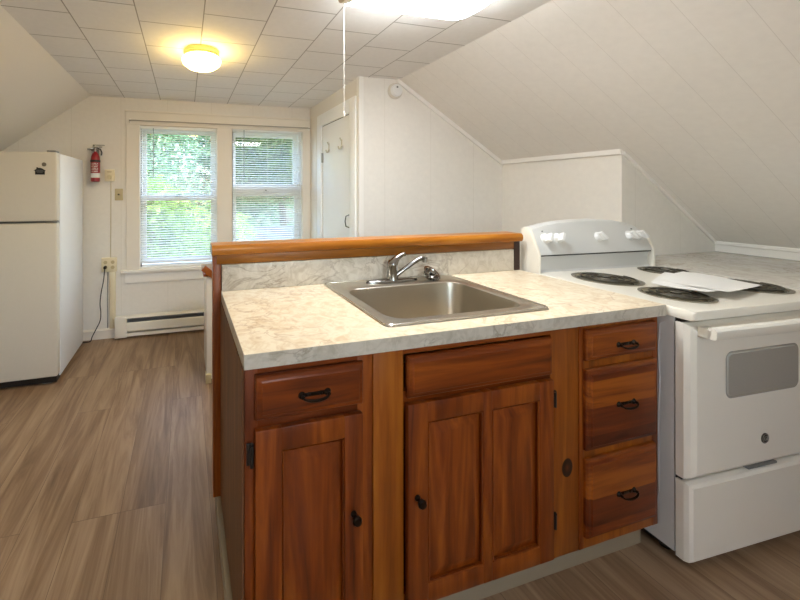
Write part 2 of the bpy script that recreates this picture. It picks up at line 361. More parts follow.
def sash(x0, x1, z0, z1, y, fw, parent, name='sash'):
    m = MB()
    m.box(x0, x0+fw, y, y+.03, z0, z1, .003).box(x1-fw, x1, y, y+.03, z0, z1, .003).box(x0+fw-.002, x1-fw+.002, y, y+.03, z0, z0+fw, .003).box(x0+fw-.002, x1-fw+.002, y, y+.03, z1-fw, z1, .003)
    o = m.build(name, VINYL, parent)
    MB().box(x0+fw-.004, x1-fw+.004, y+.012, y+.018, z0+fw-.004, z1-fw+.004).build('glass', GLASS, o, smooth=False)
    return o
SC = 1.02
def window(name, x0, x1, z0, z1, gx0, gx1, zt, zm1, zm0, zb):
    w = MB().box(x0, x1, YW+.085, YW+.115, z1-.02, z1).box(x0, x0+.016, YW+.03, YW+.115, z0, z1).box(x1-.016, x1, YW+.03, YW+.115, z0, z1).box(x0, x1, YW+.03, YW+.115, z0, z0+.02)
    r = struct(w, name, VINYL)
    fz = zt+.045
    sash(gx0-.045, gx1+.045, zm1-.05, zt+.045, YW+.075, .045, r, 'upper_sash')
    s = sash(gx0-.045, gx1+.045, zb-.05, zm0+.05, YW+.042, .045, r, 'lower_sash')
    cx = (gx0+gx1)/2
    MB().box(cx-.03, cx+.03, YW+.03, YW+.05, zm0+.05, zm0+.062, .003).cyl((cx, YW+.035, zm0+.062), (cx, YW+.035, zm0+.07), .008).build('sash_lock', GREYP, r)
    MB().box(gx0-.04, gx1+.04, YW+.045, YW+.10, zm0+.002, zm1-.002, .003).build('check_rail', VINYL, r)
    # jamb fillers up to the sashes
    MB().box(x0+.014, gx0-.043, YW+.03, YW+.11, z0, z1).box(gx1+.043, x1-.014, YW+.03, YW+.11, z0, z1).box(x0+.014, x1-.014, YW+.06, YW+.11, zt+.04, z1).build('window_frame', VINYL, r, smooth=False)
    return r
window('window_1', *WIN[0], -.492, .10, 1.866, 1.29, 1.225, .70)
window('window_2', *WIN[1], .348, .950, 1.866, 1.395, 1.26, .70)
w3 = struct(MB().box(FW[0], FW[0]+.05, YF-.08, YF-.04, FW[2], FW[3]).box(FW[1]-.05, FW[1], YF-.08, YF-.04, FW[2], FW[3]).box(FW[0], FW[1], YF-.08, YF-.04, FW[3]-.05, FW[3]).box(FW[0], FW[1], YF-.08, YF-.04, FW[2], FW[2]+.05), 'fill_window', VINYL)  # added window, out of view, lets in fill daylight
MB().box(FW[0]+.04, FW[1]-.04, YF-.062, YF-.058, FW[2]+.04, FW[3]-.04).build('glass', GLASS, w3, smooth=False)

# window casing, header, sill
cz = .606
c = MB()
for a, b_ in ((-.66, -.544), (.156, .301), (1.022, 1.108)): c.box(a, b_, YW-.02, YW, cz, 1.95, .002)
c.box(-.66, 1.108, YW-.022, YW, 1.925, 2.045, .002); c.box(-.668, 1.108, YW-.032, YW, 2.04, 2.056, .003)
struct(c, 'trim_1', TRIMB)
s = MB(); s.box(-.705, 1.108, YW-.05, YW+.03, cz-.025, cz, .005); s.box(-.672, 1.108, YW-.018, YW, .485, cz-.025, .003)
struct(s, 'trim_2', TRIM)
# baseboard along the back wall
bb = MB(); bb.prism([(YW, 0), (YW-.014, 0), (YW-.014, .066), (YW-.022, .07), (YW-.022, .078), (YW-.008, .088), (YW, .088)], XKL, XC, 'X')
struct(bb, 'baseboard_back', TRIMB)
# mouldings where slope and upright walls meet
def slope_strip(x0, x1, y, name, w=.028, t=.012):
    m = MB(); m.prism([(x0, zs(x0)), (x1, zs(x1)), (x1, zs(x1)-w*1.2), (x0, zs(x0)-w*1.2)], y-t, y, 'Y'); return struct(m, name, TRIM)
slope_strip(XR-.01, XN, YC, 'trim_3'); slope_strip(XN+.006, XK, YE, 'trim_4', w=.018)
struct(MB().box(XN-.018, XN, YE-.004, YC-.012, zs(XN)-.022, zs(XN)+.014, .003), 'trim_5', TRIM)
struct(MB().box(XC-.008, XC+.03, YC-.008, YC+.03, 0, H, .002), 'trim_6', TRIM)
struct(MB().box(XK-.012, XK, YF, YE-.001, .915, .968).box(XK-.026, XK, YF, YE-.001, .962, zs(XK)+.01, .004), 'trim_7', TRIM)
struct(MB().box(XR-.02, XR+.004, YC-.014, YC, H-.03, H), 'trim_8', TRIM)

# ------------------------------------------------------------------ closet door
dr = struct(MB().box(XC+.002, XC+.035, DY0+.003, DY1-.003, .01, DZ-.004, .002), 'door_1', DOORW)
MB().box(XC+.0025, XC+.02, DY0+.001, DY1-.001, DZ-.0045, DZ-.0002).box(XC+.0025, XC+.02, DY1-.0028, DY1-.0002, .01, DZ).box(XC+.0025, XC+.02, DY0+.0002, DY0+.0028, .01, DZ).build('gap_shade_strip', BLACK, dr, smooth=False)  # black strips stand in for the shade in the gap round the door
MB().box(XC-.016, XC, DY1, DY1+.10, 0, DZ+.11, .002).box(XC-.016, XC, DY0-.10, DY0, 0, DZ+.11, .002).box(XC-.016, XC, DY0, DY1, DZ, DZ+.11, .002).build('door_casing', DOORW, dr)
for z in (1.63, .35):
    MB().box(XC-.004, XC+.002, DY1-.02, DY1+.012, z-.045, z+.045, .001).cyl((XC-.006, DY1-.002, z-.045), (XC-.006, DY1-.002, z+.045), .005).build('hinge', plain('steel_hinge', (150, 148, 142), .4, .8), dr)
MB().tube([(XC+.002, 1.70, 1.13), (XC-.025, 1.70, 1.12), (XC-.032, 1.70, 1.08), (XC-.025, 1.70, 1.04), (XC+.002, 1.70, 1.03)], .004).build('door_handle', DARKM, dr)
for y, lab in ((2.10, 'white metal coat hook on the closet door, the one nearer its hinges'), (1.83, 'white metal coat hook on the closet door, the one nearer its latch side')):
    k = thing('coat_hook', lab, 'hook', (XC, y, 1.66), 'coat hooks on the closet door')
    MB().box(XC-.003, XC+.0015, y-.009, y+.009, 1.675, 1.745, .002).build('back_plate', HOOK, k)
    MB().tube([(XC-.002, y, 1.735), (XC-.008, y, 1.745), (XC-.014, y, 1.760)], [.006, .006, .008]).build('upper_prong', HOOK, k)
    for q in (-1, 1): MB().tube([(XC-.002, y, 1.685), (XC-.010, y+q*.008, 1.668), (XC-.013, y+q*.024, 1.670), (XC-.014, y+q*.034, 1.690)], [.006, .006, .006, .008]).build('lower_prong', HOOK, k)

# ------------------------------------------------------------------ blinds and rod
def blind(x0, x1, z0, z1, label):
    t = thing('window_blind', label, 'blind', ((x0+x1)/2, YW+.012, z0), 'white venetian blinds')
    MB().box(x0, x1, YW-.002, YW+.026, z1-.028, z1, .002).build('headrail', SLAT, t)
    m = MB(); z = z1-.045; w = .0125; a = R(22)
    while z > z0+.022:
        dy, dz = w*math.cos(a), w*math.sin(a)
        y = YW+.012
        m.prism([(y-dy, z-dz), (y, z+.0015), (y+dy, z+dz), (y+dy, z+dz+.0012), (y, z+.0027), (y-dy, z-dz+.0012)], x0+.004, x1-.004, 'X')
        z -= .0222
    m.build('slats', SLAT, t, smooth=False)
    MB().box(x0+.002, x1-.002, YW, YW+.024, z0, z0+.014, .003).build('bottom_rail', SLAT, t)
    q = MB()
    for x in (x0+.10, (x0+x1)/2, x1-.10):
        q.cyl((x, YW-.002, z0+.01), (x, YW-.002, z1-.02), .0008, n=6).cyl((x, YW+.026, z0+.01), (x, YW+.026, z1-.02), .0008, n=6)
    q.build('ladder_cords', SLAT, t)
    MB().cyl((x0+.115, YW-.012, z1-.47), (x0+.115, YW-.008, z1-.02), .004, n=8).build('tilt_wand', plain('clear_wand', (170, 176, 178), .2), t)
    return t
blind(-.541, .153, .652, 1.921, 'white venetian blind with half-open slats on the window nearer the fridge')
blind(.304, 1.019, .66, 1.939, 'white venetian blind with half-open slats on the window nearer the closet')
def crod(x0, x1, z, label):
    t = thing('curtain_rod', label, 'curtain rod', ((x0+x1)/2, YW-.04, z), 'curtain rods on the window header')
    MB().tube([(x0, YW-.022, z), (x0, YW-.05, z), (x0+.02, YW-.06, z), (x1-.02, YW-.06, z), (x1, YW-.05, z), (x1, YW-.022, z)], .0055).build('rod', plain('rod_white_shaded', (176, 168, 156), .4), t)  # white rod coloured grey to carry its shadow
    for x in (x0, x1): MB().box(x-.008, x+.008, YW-.03, YW-.022, z-.02, z+.02, .002).build('bracket', TRIM, t)
crod(-.625, 1.09, 1.958, 'long thin white curtain rod across the header of both windows')

# ------------------------------------------------------------------ wall fittings
# fire extinguisher
ex, ey = -.905, YW-.055
t = thing('fire_extinguisher', 'small red fire extinguisher hung on the wall between fridge and window', 'fire extinguisher', (ex, ey, 1.40))
cyl = MB().lathe([(0, 1.402), (.033, 1.404), (.037, 1.41), (.037, 1.60), (.034, 1.625), (.024, 1.65), (.013, 1.66), (.013, 1.67), (0, 1.67)], (ex, ey, 0)).build('cylinder', RED, t)
MB().lathe([(.0375, 1.448), (.0379, 1.448), (.0379, 1.578), (.0375, 1.578)], (ex, ey, 0)).build('label_band', RED, t)
lab = MB()
for k in range(6):
    z = 1.565-k*.014
    for j in range(5):
        a0 = R(228+j*18); a1 = R(228+j*18+(14 if (k+j) % 3 else 9))
        pts = [(ex+.0383*math.cos(a0), ey+.0383*math.sin(a0)), (ex+.0383*math.cos(a1), ey+.0383*math.sin(a1))]
        lab.face([(pts[0][0], pts[0][1], z-.006), (pts[1][0], pts[1][1], z-.006), (pts[1][0], pts[1][1], z), (pts[0][0], pts[0][1], z)])
lab.build('label_print', PAPER, t, smooth=False)
MB().lathe([(.0378, 1.438), (.0384, 1.438), (.0384, 1.478), (.0378, 1.478)], (ex, ey, 0)).build('white_label', PAPER, t)['label'] = 'white paper label'
MB().lathe([(.038, 1.575), (.0405, 1.575), (.0405, 1.592), (.038, 1.592)], (ex, ey, 0)).build('strap', BLACK, t)
MB().cyl((ex, ey, 1.665), (ex, ey, 1.70), .014, bev=.002).box(ex-.016, ex+.02, ey-.014, ey+.014, 1.69, 1.705, .003).build('valve', CHROME, t)
MB().box(ex-.02, ex+.075, ey-.007, ey+.007, 1.722, 1.728, .002, M=None).box(ex-.015, ex+.055, ey-.007, ey+.007, 1.705, 1.711, .002).box(ex-.018, ex-.006, ey-.007, ey+.007, 1.704, 1.727, .002).build('lever', CHROME, t)
MB().tube([(ex+.018, ey, 1.695), (ex+.04, ey, 1.69), (ex+.052, ey, 1.66), (ex+.048, ey, 1.635)], .006).build('nozzle', BLACK, t)
MB().cyl((ex-.016, ey, 1.69), (ex-.035, ey-.005, 1.69), .013).build('gauge', CHROME, t)
MB().box(ex-.02, ex+.02, YW-.02, YW, 1.40, 1.69, .002).box(ex-.075, ex+.0, YW-.014, YW-.006, 1.685, 1.70, .002).build('wall_bracket', plain('grey_bracket', (150, 150, 148), .4, .6), t)
# thermostat
t = thing('thermostat', 'cream square thermostat on the wall to the right of the fire extinguisher', 'thermostat', (-.795, YW, 1.41))
MB().box(-.837, -.755, YW-.03, YW, 1.408, 1.514, .005).build('housing', BEIGE, t)
MB().cyl((-.796, YW-.03, 1.447), (-.796, YW-.042, 1.447), .022, .019, bev=.002).build('dial', plain('pale_dial', (214, 200, 160), .4), t)
MB().box(-.815, -.777, YW-.033, YW-.028, 1.488, 1.497, .001).build('scale_slot', BEIGED, t)
t = thing('wall_plate', 'small tan wall plate with a brass jack between thermostat and window', 'wall plate', (-.722, YW, 1.24))
MB().box(-.757, -.689, YW-.007, YW, 1.237, 1.342, .003).build('plate', BEIGED, t)
MB().cyl((-.723, YW-.005, 1.29), (-.723, YW-.02, 1.29), .007, bev=.001).build('jack', DARKM, t)
t = thing('wall_outlet', 'cream double electrical outlet low on the wall with black plug in it', 'outlet', (-.80, YW, .60))
MB().box(-.866, -.738, YW-.022, YW, .598, .724, .005).build('cover_plate', BEIGE, t)
for x in (-.832, -.772):
    for z in (.638, .684):
        if x < -.8 and z < .66: continue
        q = MB().cyl((x, YW-.021, z), (x, YW-.0245, z), .016, n=24).build('socket', BEIGED, t)
tag(MB().tube([(-.789, YW-.003, 1.408), (-.792, YW-.003, .72)], .0028, n=6).build('thermostat_wire', BEIGED), 'thin vertical wire run from the thermostat down to the outlet', 'wire')
tag(MB().box(-.80, -.75, YW-.02, YW-.0, .088, .598, .004).build('cable_raceway', BEIGE), 'cream cable raceway running from the outlet down to the baseboard', 'raceway')
tag(MB().tube([(-.815, YW-.005, .598), (-.82, YW-.004, .35), (-.817, YW-.004, .09)], .003, n=6).build('loose_wire', GREYP), 'thin wire beside the cream raceway under the outlet', 'wire')
t = thing('power_cord', 'black power cord plugged into the outlet and trailing behind the fridge', 'cord', (-.83, YW-.05, 0))
MB().cyl((-.832, YW-.022, .64), (-.832, YW-.05, .64), .016, .012, bev=.003).build('plug', BLACK, t)
cp = [(-.832, YW-.045, .64), (-.834, YW-.055, .60), (-.842, YW-.06, .52), (-.86, YW-.06, .42), (-.868, YW-.06, .33), (-.862, YW-.06, .25), (-.868, YW-.06, .18), (-.90, YW-.06, .11), (-.93, YW-.06, .05), (-.945, YW-.07, .012), (-1.0, YW-.065, .006), (-1.10, YW-.06, .006)]
def smoothpts(p, n=6):
    p = [Vector(q) for q in p]; out = []
    for i in range(len(p)-1):
        a, b_, c_, d = p[max(i-1, 0)], p[i], p[i+1], p[min(i+2, len(p)-1)]
        for k in range(n):
            u = k/n; out.append(.5*((2*b_)+(c_-a)*u+(2*a-5*b_+4*c_-d)*u*u+(3*b_-a-3*c_+d)*u**3))
    return out+[p[-1]]
MB().tube(smoothpts(cp), .0042, n=8).build('cable', BLACK, t)
# baseboard heater
t = thing('baseboard_heater', 'long white electric baseboard heater on the wall below the windows', 'heater', (0, YW-.03, 0))
hx0, hx1 = -.748, .80; y1 = YW-.022
MB().prism([(y1, .02), (y1, .198), (y1-.035, .198), (y1-.05, .186), (y1-.05, .182), (y1-.01, .182), (y1-.01, .05), (y1-.045, .05), (y1-.045, .02)], hx0+.1, hx1-.02, 'X').build('casing', WHITE, t, smooth=False)
MB().prism([(y1-.05, .146), (y1-.056, .140), (y1-.056, .072), (y1-.046, .062), (y1-.042, .062), (y1-.05, .074), (y1-.05, .138), (y1-.044, .146)], hx0+.1, hx1-.02, 'X').build('front_panel', WHITE, t, smooth=False)
for a, b_ in ((hx0, hx0+.1), (hx1-.02, hx1)): MB().box(a, b_, y1-.058, y1, .016, .198, .004).build('end_cap', WHITE, t)
f = MB()
for k in range(140): f.box(hx0+.11+k*.0098, hx0+.1108+k*.0098, y1-.042, y1-.012, .09, .165)
f.box(hx0+.1, hx1-.02, y1-.0108, y1-.0102, .055, .178); f.build('fins', plain('grey_fins', (150, 150, 150), .5, .3), t, smooth=False)
# smoke detector
t = thing('smoke_detector', 'round white smoke detector high on the closet front wall', 'smoke detector', (1.405, YC, 2.02))
MB().lathe([(0, 0), (.061, 0), (.061, .012), (.055, .018), (0, .018)], (1.405, YC, 2.08), (0, -1, 0)).build('base_ring', plain('shaded_white_plastic', (214, 208, 196), .5), t)
MB().lathe([(.046, .017), (.047, .03), (.042, .04), (.02, .044), (0, .044)], (1.405, YC, 2.08), (0, -1, 0)).build('cover', KNOBW, t)
MB().cyl((1.40, YC-.042, 2.10), (1.40, YC-.047, 2.10), .007).build('test_button', GREYP, t)

# ------------------------------------------------------------------ ceiling lights
t = thing('ceiling_lamp', 'small round lit flush ceiling lamp with pale brass rim', 'ceiling lamp', (-.045, 1.32, 2.05))
MB().lathe([(0, 0), (.10, 0), (.106, -.004), (.106, -.024), (.101, -.028), (.105, -.034), (.105, -.042), (.092, -.044), (0, -.044)], (-.045, 1.32, H)).build('rim', BRASS, t)
MB().lathe([(.100, -.040), (.113, -.052), (.116, -.064), (.108, -.082), (.080, -.102), (.035, -.114), (0, -.116)], (-.045, 1.32, H)).build('glass_shade', emit('warm_lamp_glow', (1, .69, .22), 12.0), t)
t = thing('fill_globe_lamp', 'added white globe fill light hanging unseen behind the camera', 'fill lamp', (.35, -1.75, 1.66))  # added globe, out of view, gives the room fill light
MB().lathe([(0, 0), (.05, 0), (.05, -.02), (.02, -.03), (0, -.03)], (.35, -1.75, H)).cyl((.35, -1.75, H-.02), (.35, -1.75, 1.90), .004).build('stem', BRASS, t)
MB().lathe([(.03, 1.91), (.05, 1.905), (.11, 1.86), (.14, 1.79), (.11, 1.72), (.05, 1.675), (0, 1.67)], (.35, -1.75, 0)).build('globe', emit('fill_glow', (.92, .96, 1), 9.5), t)
t = thing('fluorescent_light', 'lit white fluorescent ceiling fixture with tan end caps above the counter', 'ceiling light', (.82, .37, 2.07))
MB().box(.512, 1.085, .221, .509, H-.048, H, .004).build('mounting_pan', WHITE, t)
dif = []
for x, s_ in ((.512, .99), (.57, 1), (.77, 1), (1.00, 1), (1.04, .97), (1.065, .86), (1.078, .6)):
    ring = []
    for k in range(17):
        a = PI*k/16; ring.append((x, .365+.135*s_*math.cos(a), H-.047-(.042*s_)*math.sin(a)**.6))
    dif.append(ring)
MB().loft(dif, True, True).build('diffuser', emit('tube_glow', (.94, .975, 1), 15.0), t)
cap = MB()
for x0, x1 in ((.482, .515),):
    pr = [(.365+.142*math.cos(PI*k/16), H-.02-.068*math.sin(PI*k/16)**.6) for k in range(17)]+[(.223, H), (.507, H)]
    cap.prism(pr, x0, x1, 'X')
cap.build('end_cap', plain('tan_cap', (200, 188, 164), .4), t)
MB().tube([(.497, .48, H-.06), (.497, .481, 1.95), (.497, .482, 1.65)], .0012, n=6).lathe([(0, 0), (.004, .003), (.004, .02), (.0015, .026)], (.497, .482, 1.628), n=10).build('pull_cord', plain('cord_white', (238, 234, 226), .6), t)

# ------------------------------------------------------------------ refrigerator
fx0, fx1, fyf, fyb = -1.69, -.989, 1.85, 2.48
t = thing('refrigerator', 'white top-freezer refrigerator against the left wall under the slope', 'refrigerator', ((fx0+fx1)/2, 2.16, 0))
MB().box(fx0, fx1, fyf+.068, fyb, .03, 1.585, .006).build('body', FRIDGES, t)
MB().box(fx0, fx1, fyf, fyf+.06, 1.118, 1.588, .012, 3).build('freezer_door', FRIDGE, t)
MB().box(fx0, fx1, fyf, fyf+.06, .055, 1.104, .012, 3).build('refrigerator_door', FRIDGE, t)
MB().box(fx0+.015, fx1-.012, fyf+.055, fyf+.072, .06, 1.58).build('gasket', GREYP, t, smooth=False)
for z0 in (1.135, .72):
    MB().box(fx0+.035, fx0+.06, fyf-.045, fyf-.03, z0, z0+.34, .006).box(fx0+.035, fx0+.06, fyf-.035, fyf+.002, z0, z0+.03, .004).box(fx0+.035, fx0+.06, fyf-.035, fyf+.002, z0+.31, z0+.34, .004).build('door_handle', WHITE, t)
MB().box(fx1-.07, fx1-.015, fyf+.02, fyf+.10, 1.588, 1.602, .004).build('top_hinge', GREYP, t)
MB().box(fx1-.075, fx1-.002, fyf+.004, fyf+.06, 1.106, 1.116, .001).build('middle_hinge', plain('hinge_grey', (140, 138, 132), .4, .6), t)
MB().box(fx0+.01, fx1-.01, fyf+.02, fyf+.09, .012, .05).build('kick_grille', BLACK, t, smooth=False)
for x in (fx0+.08, fx1-.07): 
    for y in (fyf+.05, fyb-.08): MB().box(x-.03, x+.03, y-.02, y+.02, 0, .032, .003).build('foot', GREYP, t)
MB().box(-1.062-.02, -1.06+.02, fyf, fyf+.001, 1.3, 1.301).bm.free()
t = thing('house_magnet', 'black house-shaped magnet on the freezer door', 'magnet', (-1.09, fyf, 1.432))
MB().prism([(-1.119, 1.434), (-1.062, 1.434), (-1.062, 1.459), (-1.054, 1.459), (-1.075, 1.474), (-1.088, 1.479), (-1.104, 1.479), (-1.104, 1.483), (-1.111, 1.483), (-1.111, 1.472), (-1.128, 1.459), (-1.119, 1.459)], fyf-.004, fyf, 'Y').build('house_shape', BLACK, t, smooth=False)
mm = MB()
for k, (a, b_) in enumerate(((-1.110, -1.072), (-1.114, -1.068), (-1.108, -1.074))): mm.box(a, b_, fyf-.005, fyf-.0038, 1.462-k*.007, 1.465-k*.007)
mm.build('lettering', GREYP, t, smooth=False)
tag(MB().lathe([(0, 0), (.0135, 0), (.0135, .005), (.011, .007), (0, .007)], (-1.066, fyf, 1.503), (0, -1, 0)).build('round_magnet', plain('dull_grey_magnet', (112, 104, 90), .4, .3)), 'small round grey magnet above the house-shaped one on the freezer door', 'magnet')

# ------------------------------------------------------------------ peninsula cabinets
FY = .02            # face-frame plane
def raised(m, x0, x1, z0, z1, y, fld=.03, dep=.007):
    """raised field with a bevelled border, front towards -Y"""
    def rr(i, yy): return [(x0+i, yy, z0+i), (x1-i, yy, z0+i), (x1-i, yy, z1-i), (x0+i, yy, z1-i)]
    m.loft([rr(0, y+dep), rr(.004, y+dep), rr(fld, y+.0005), rr(fld+.004, y-.001)], False, True)
def slab(m, x0, x1, z0, z1, y0=FY-.019, y1=FY-.0005, edge=.012):
    def rr(i, yy): return [(x0+i, yy, z0+i), (x1-i, yy, z0+i), (x1-i, yy, z1-i), (x0+i, yy, z1-i)]
    m.loft([rr(0, y1), rr(0, y0+.010), rr(.004, y0+.005), rr(edge, y0+.004), rr(edge+.005, y0), rr(edge+.03, y0)], True, True)
def panel_door(x0, x1, z0, z1, panels, parent, st=.056, y0=FY-.019):
    y1 = FY-.0005
    d = MB()
    xs = sorted({x0, x1}); 
    # outer frame with eased edges
    edges = [x0]+[v for p in panels for v in p]+[x1]
    pz0, pz1 = z0+st, z1-st
    for a, b_ in zip(edges[0::2], edges[1::2]): d.box(a, b_, y0, y1, z0, z1, .0035)
    for a, b_ in panels: d.box(a-.002, b_+.002, y0, y1, z0, pz0, .0035).box(a-.002, b_+.002, y0, y1, pz1, z1, .0035)
    o = d.build('door', CABV, parent)
    for a, b_ in panels:
        p = MB(); raised(p, a, b_, pz0, pz1, y0+.002, fld=.034, dep=.012); p.build('panel', CABV, o)
        bd = MB()
        for i0, q in ((0, 1),):
            bd.tube([(a+.003, y0+.003, pz0+.003), (b_-.003, y0+.003, pz0+.003), (b_-.003, y0+.003, pz1-.003), (a+.003, y0+.003, pz1-.003)], .0026, n=8, closed=True)
        bd.build('moulding', CABV, o)
    return o
def knob(x, z, parent, y=FY-.019):
    return MB().lathe([(.009, 0), (.008, .004), (.005, .008), (.006, .014), (.012, .018), (.0135, .023), (.010, .028), (0, .030)], (x, y, z), (0, -1, 0), n=20).build('knob', DARKM, parent)
def pull(x, z, parent, y=FY-.019, w=.036):
    m = MB()
    m.box(x-w-.006, x+w+.006, y-.0015, y, z-.0055, z+.0055, .001)
    for s_ in (-1, 1):
        m.lathe([(.010, 0), (.008, .003), (.0045, .006), (.005, .012), (0, .014)], (x+s_*w, y, z), (0, -1, 0), n=14)
        m.lathe([(.006, 0), (.004, .003), (0, .004)], (x+s_*w*.45, y, z), (0, -1, 0), n=12)
    pts = [(x+w*math.cos(PI*k/12), y-.012-.006*math.sin(PI*k/12), z-.009*math.sin(PI*k/12)) for k in range(13)]
    m.tube(pts, [.0022+.0018*math.sin(PI*k/12) for k in range(13)], n=8)
    return m.build('handle', DARKM, parent)
def hinge(x, z, parent, h=.028):
    return MB().box(x-.008, x+.008, FY-.004, FY-.0003, z-h, z+h, .001).cyl((x+.004, FY-.012, z-h), (x+.004, FY-.012, z+h), .0048, n=10).lathe([(0, 0), (.005, .003), (0, .008)], (x+.004, FY-.012, z+h), n=8).build('hinge', BLACK, parent)
ZB, ZT = .115, .8755
def carcass(x0, x1, parent, mat=SIDEP):
    return MB().box(x0, x0+.016, FY+.018, .575, ZB, ZT).box(x1-.016, x1, FY+.018, .575, ZB, ZT).box(x0+.016, x1-.016, FY+.018, .575, ZB, ZB+.016).box(x0+.016, x1-.016, .56, .575, ZB+.016, ZT).build('carcass', mat, parent, smooth=False)
# left unit
t = thing('base_cabinet', 'stained wooden base cabinet with one drawer over one panelled door at the peninsula end', 'cabinet', (.185, .3, ZB), 'peninsula base cabinets')
carcass(.003, .366, t)
for a, b_ in ((.003, .036), (.32, .366)): MB().box(a, b_, FY, FY+.018, ZB, ZT, .001).build('stile', CABV, t)
for a, b_ in ((.853, ZT), (.70, .745), (ZB, .16)): MB().box(.036, .32, FY, FY+.018, a, b_).build('rail', CABH, t)
d = MB(); slab(d, .030, .332, .737, .852); d = d.build('drawer', CABH, t); pull(.187, .79, d)
d = panel_door(.028, .328, .135, .715, [(.098, .272)], t, st=.06); knob(.298, .447, d)
for z in (.65, .22): hinge(.016, z, t)
# sink unit
t = thing('base_cabinet', 'wide wooden sink base cabinet with a false drawer over one twin-panelled door', 'cabinet', (.75, .3, ZB), 'peninsula base cabinets')
carcass(.367, 1.134, t)
MB().box(.367, .463, FY-.003, FY+.018, ZB, ZT, .001).build('stile', STILE, t)['label'] = 'wide paler wooden stile'
KS = wood('knotted_stile_wood', (98, 46, 7), (134, 69, 14), (160, 93, 26), 'Z', knot=(1.084-.75, 0, .402-ZB))
MB().box(1.012, 1.134, FY, FY+.018, ZB, ZT, .001).build('stile', KS, t)['label'] = 'paler wooden stile with a dark oval knot'
for a, b_ in ((.852, ZT), (.70, .745), (ZB, .16)): MB().box(.463, 1.012, FY, FY+.018, a, b_).build('rail', CABH, t)
d = MB(); slab(d, .472, 1.004, .728, .848); d.build('false_drawer', CABH, t)
d = panel_door(.468, 1.004, .135, .714, [(.535, .727), (.762, .945)], t, st=.058); knob(.497, .447, d)
for z in (.645, .25): hinge(1.012, z, t, .024)
# drawer stack
t = thing('base_cabinet', 'narrow wooden base cabinet with a stack of three drawers beside the range', 'cabinet', (1.32, .3, ZB), 'peninsula base cabinets')
carcass(1.136, 1.512, t)
for a, b_ in ((1.136, 1.158), (1.484, 1.512)): MB().box(a, b_, FY-.001, FY+.018, ZB, ZT, .001).build('stile', CABV, t)
for a, b_ in ((.855, ZT), (.715, .765), (.41, .46), (ZB, .165)): MB().box(1.158, 1.484, FY, FY+.018, a, b_).build('rail', STILE, t)
for z0, z1, hz in ((.752, .856, .796), (.45, .722, .592), (.157, .421, .285)):
    d = MB(); slab(d, 1.154, 1.484, z0, z1); d = d.build('drawer', CABS, t); pull(1.325, hz, d)
# toe kick and side skirting
tag(MB().box(-.005, 1.51, .068, .078, 0, ZB-.001).build('toe_kick', VBASE, smooth=False), 'beige toe-kick board under the peninsula cabinets', 'toe kick')
tag(MB().box(-.022, -.001, .055, .638, 0, .0755, .004).build('side_skirting', VBASE), 'beige vinyl skirting strip at the foot of the peninsula side panel', 'skirting')
tag(MB().box(-.004, .002, FY+.002, .588, .076, ZT, 0).build('side_panel', SIDEP, smooth=False), 'brown veneered side panel at the open end of the peninsula', 'panel')

# ------------------------------------------------------------------ worktop with sink cut-out
CT = .914; CB = CT-.0375; BY = .588
t = thing('countertop', 'cream marbled laminate countertop of the peninsula with a sink in it', 'countertop', (.75, .3, CB))
w = MB()
hx0, hx1, hy0, hy1 = .462, 1.052, .085, .552
w.box(0, hx0, 0, BY, CB, CT).box(hx1, 1.5195, 0, BY, CB, CT).box(hx0, hx1, 0, hy0, CB, CT).box(hx0, hx1, hy1, BY, CB, CT)
w.build('worktop', MARB, t, smooth=False)
MB().box(-.0012, 1.520, -.0012, 0, CB-.001, CT-.0006).box(-.0012, 0, 0, BY, CB-.001, CT-.0006).build('edge_band', MARBE, t, smooth=False)['label'] = 'marbled edge band greyed to carry its shade'
MB().box(.002, 1.484, BY-.013, BY, CT+.0003, 1.022, .0012).build('backsplash', MARBG, t)['label'] = 'greyer marbled laminate backsplash'
# half wall with rail
t = thing('half_wall', 'wooden half wall with a golden rail cap standing behind the peninsula', 'half wall', (.75, .65, 0))
MB().box(0, 1.522, BY+.002, .634, 0, 1.055).build('core', SIDEP, t, smooth=False)
MB().box(-.034, 0, BY-.004, .640, .0765, 1.06, .002).build('post', POST, t)
MB().prism([(BY-.022, 1.062), (BY-.032, 1.067), (BY-.036, 1.080), (BY-.034, 1.094), (BY-.027, 1.104), (.652, 1.104), (.660, 1.097), (.660, 1.07), (.652, 1.062)], -.040, 1.520, 'X', bev=.0015).build('cap', RAIL, t)
MB().box(-.02, 1.4865, BY-.012, BY+.004, 1.0235, 1.063, .003).build('frieze', FRIEZE, t)
MB().box(1.487, 1.521, BY-.014, BY+.001, CT+.001, 1.061).build('end_block', plain('dark_gap_wood', (52, 26, 14), .6), t, smooth=False)

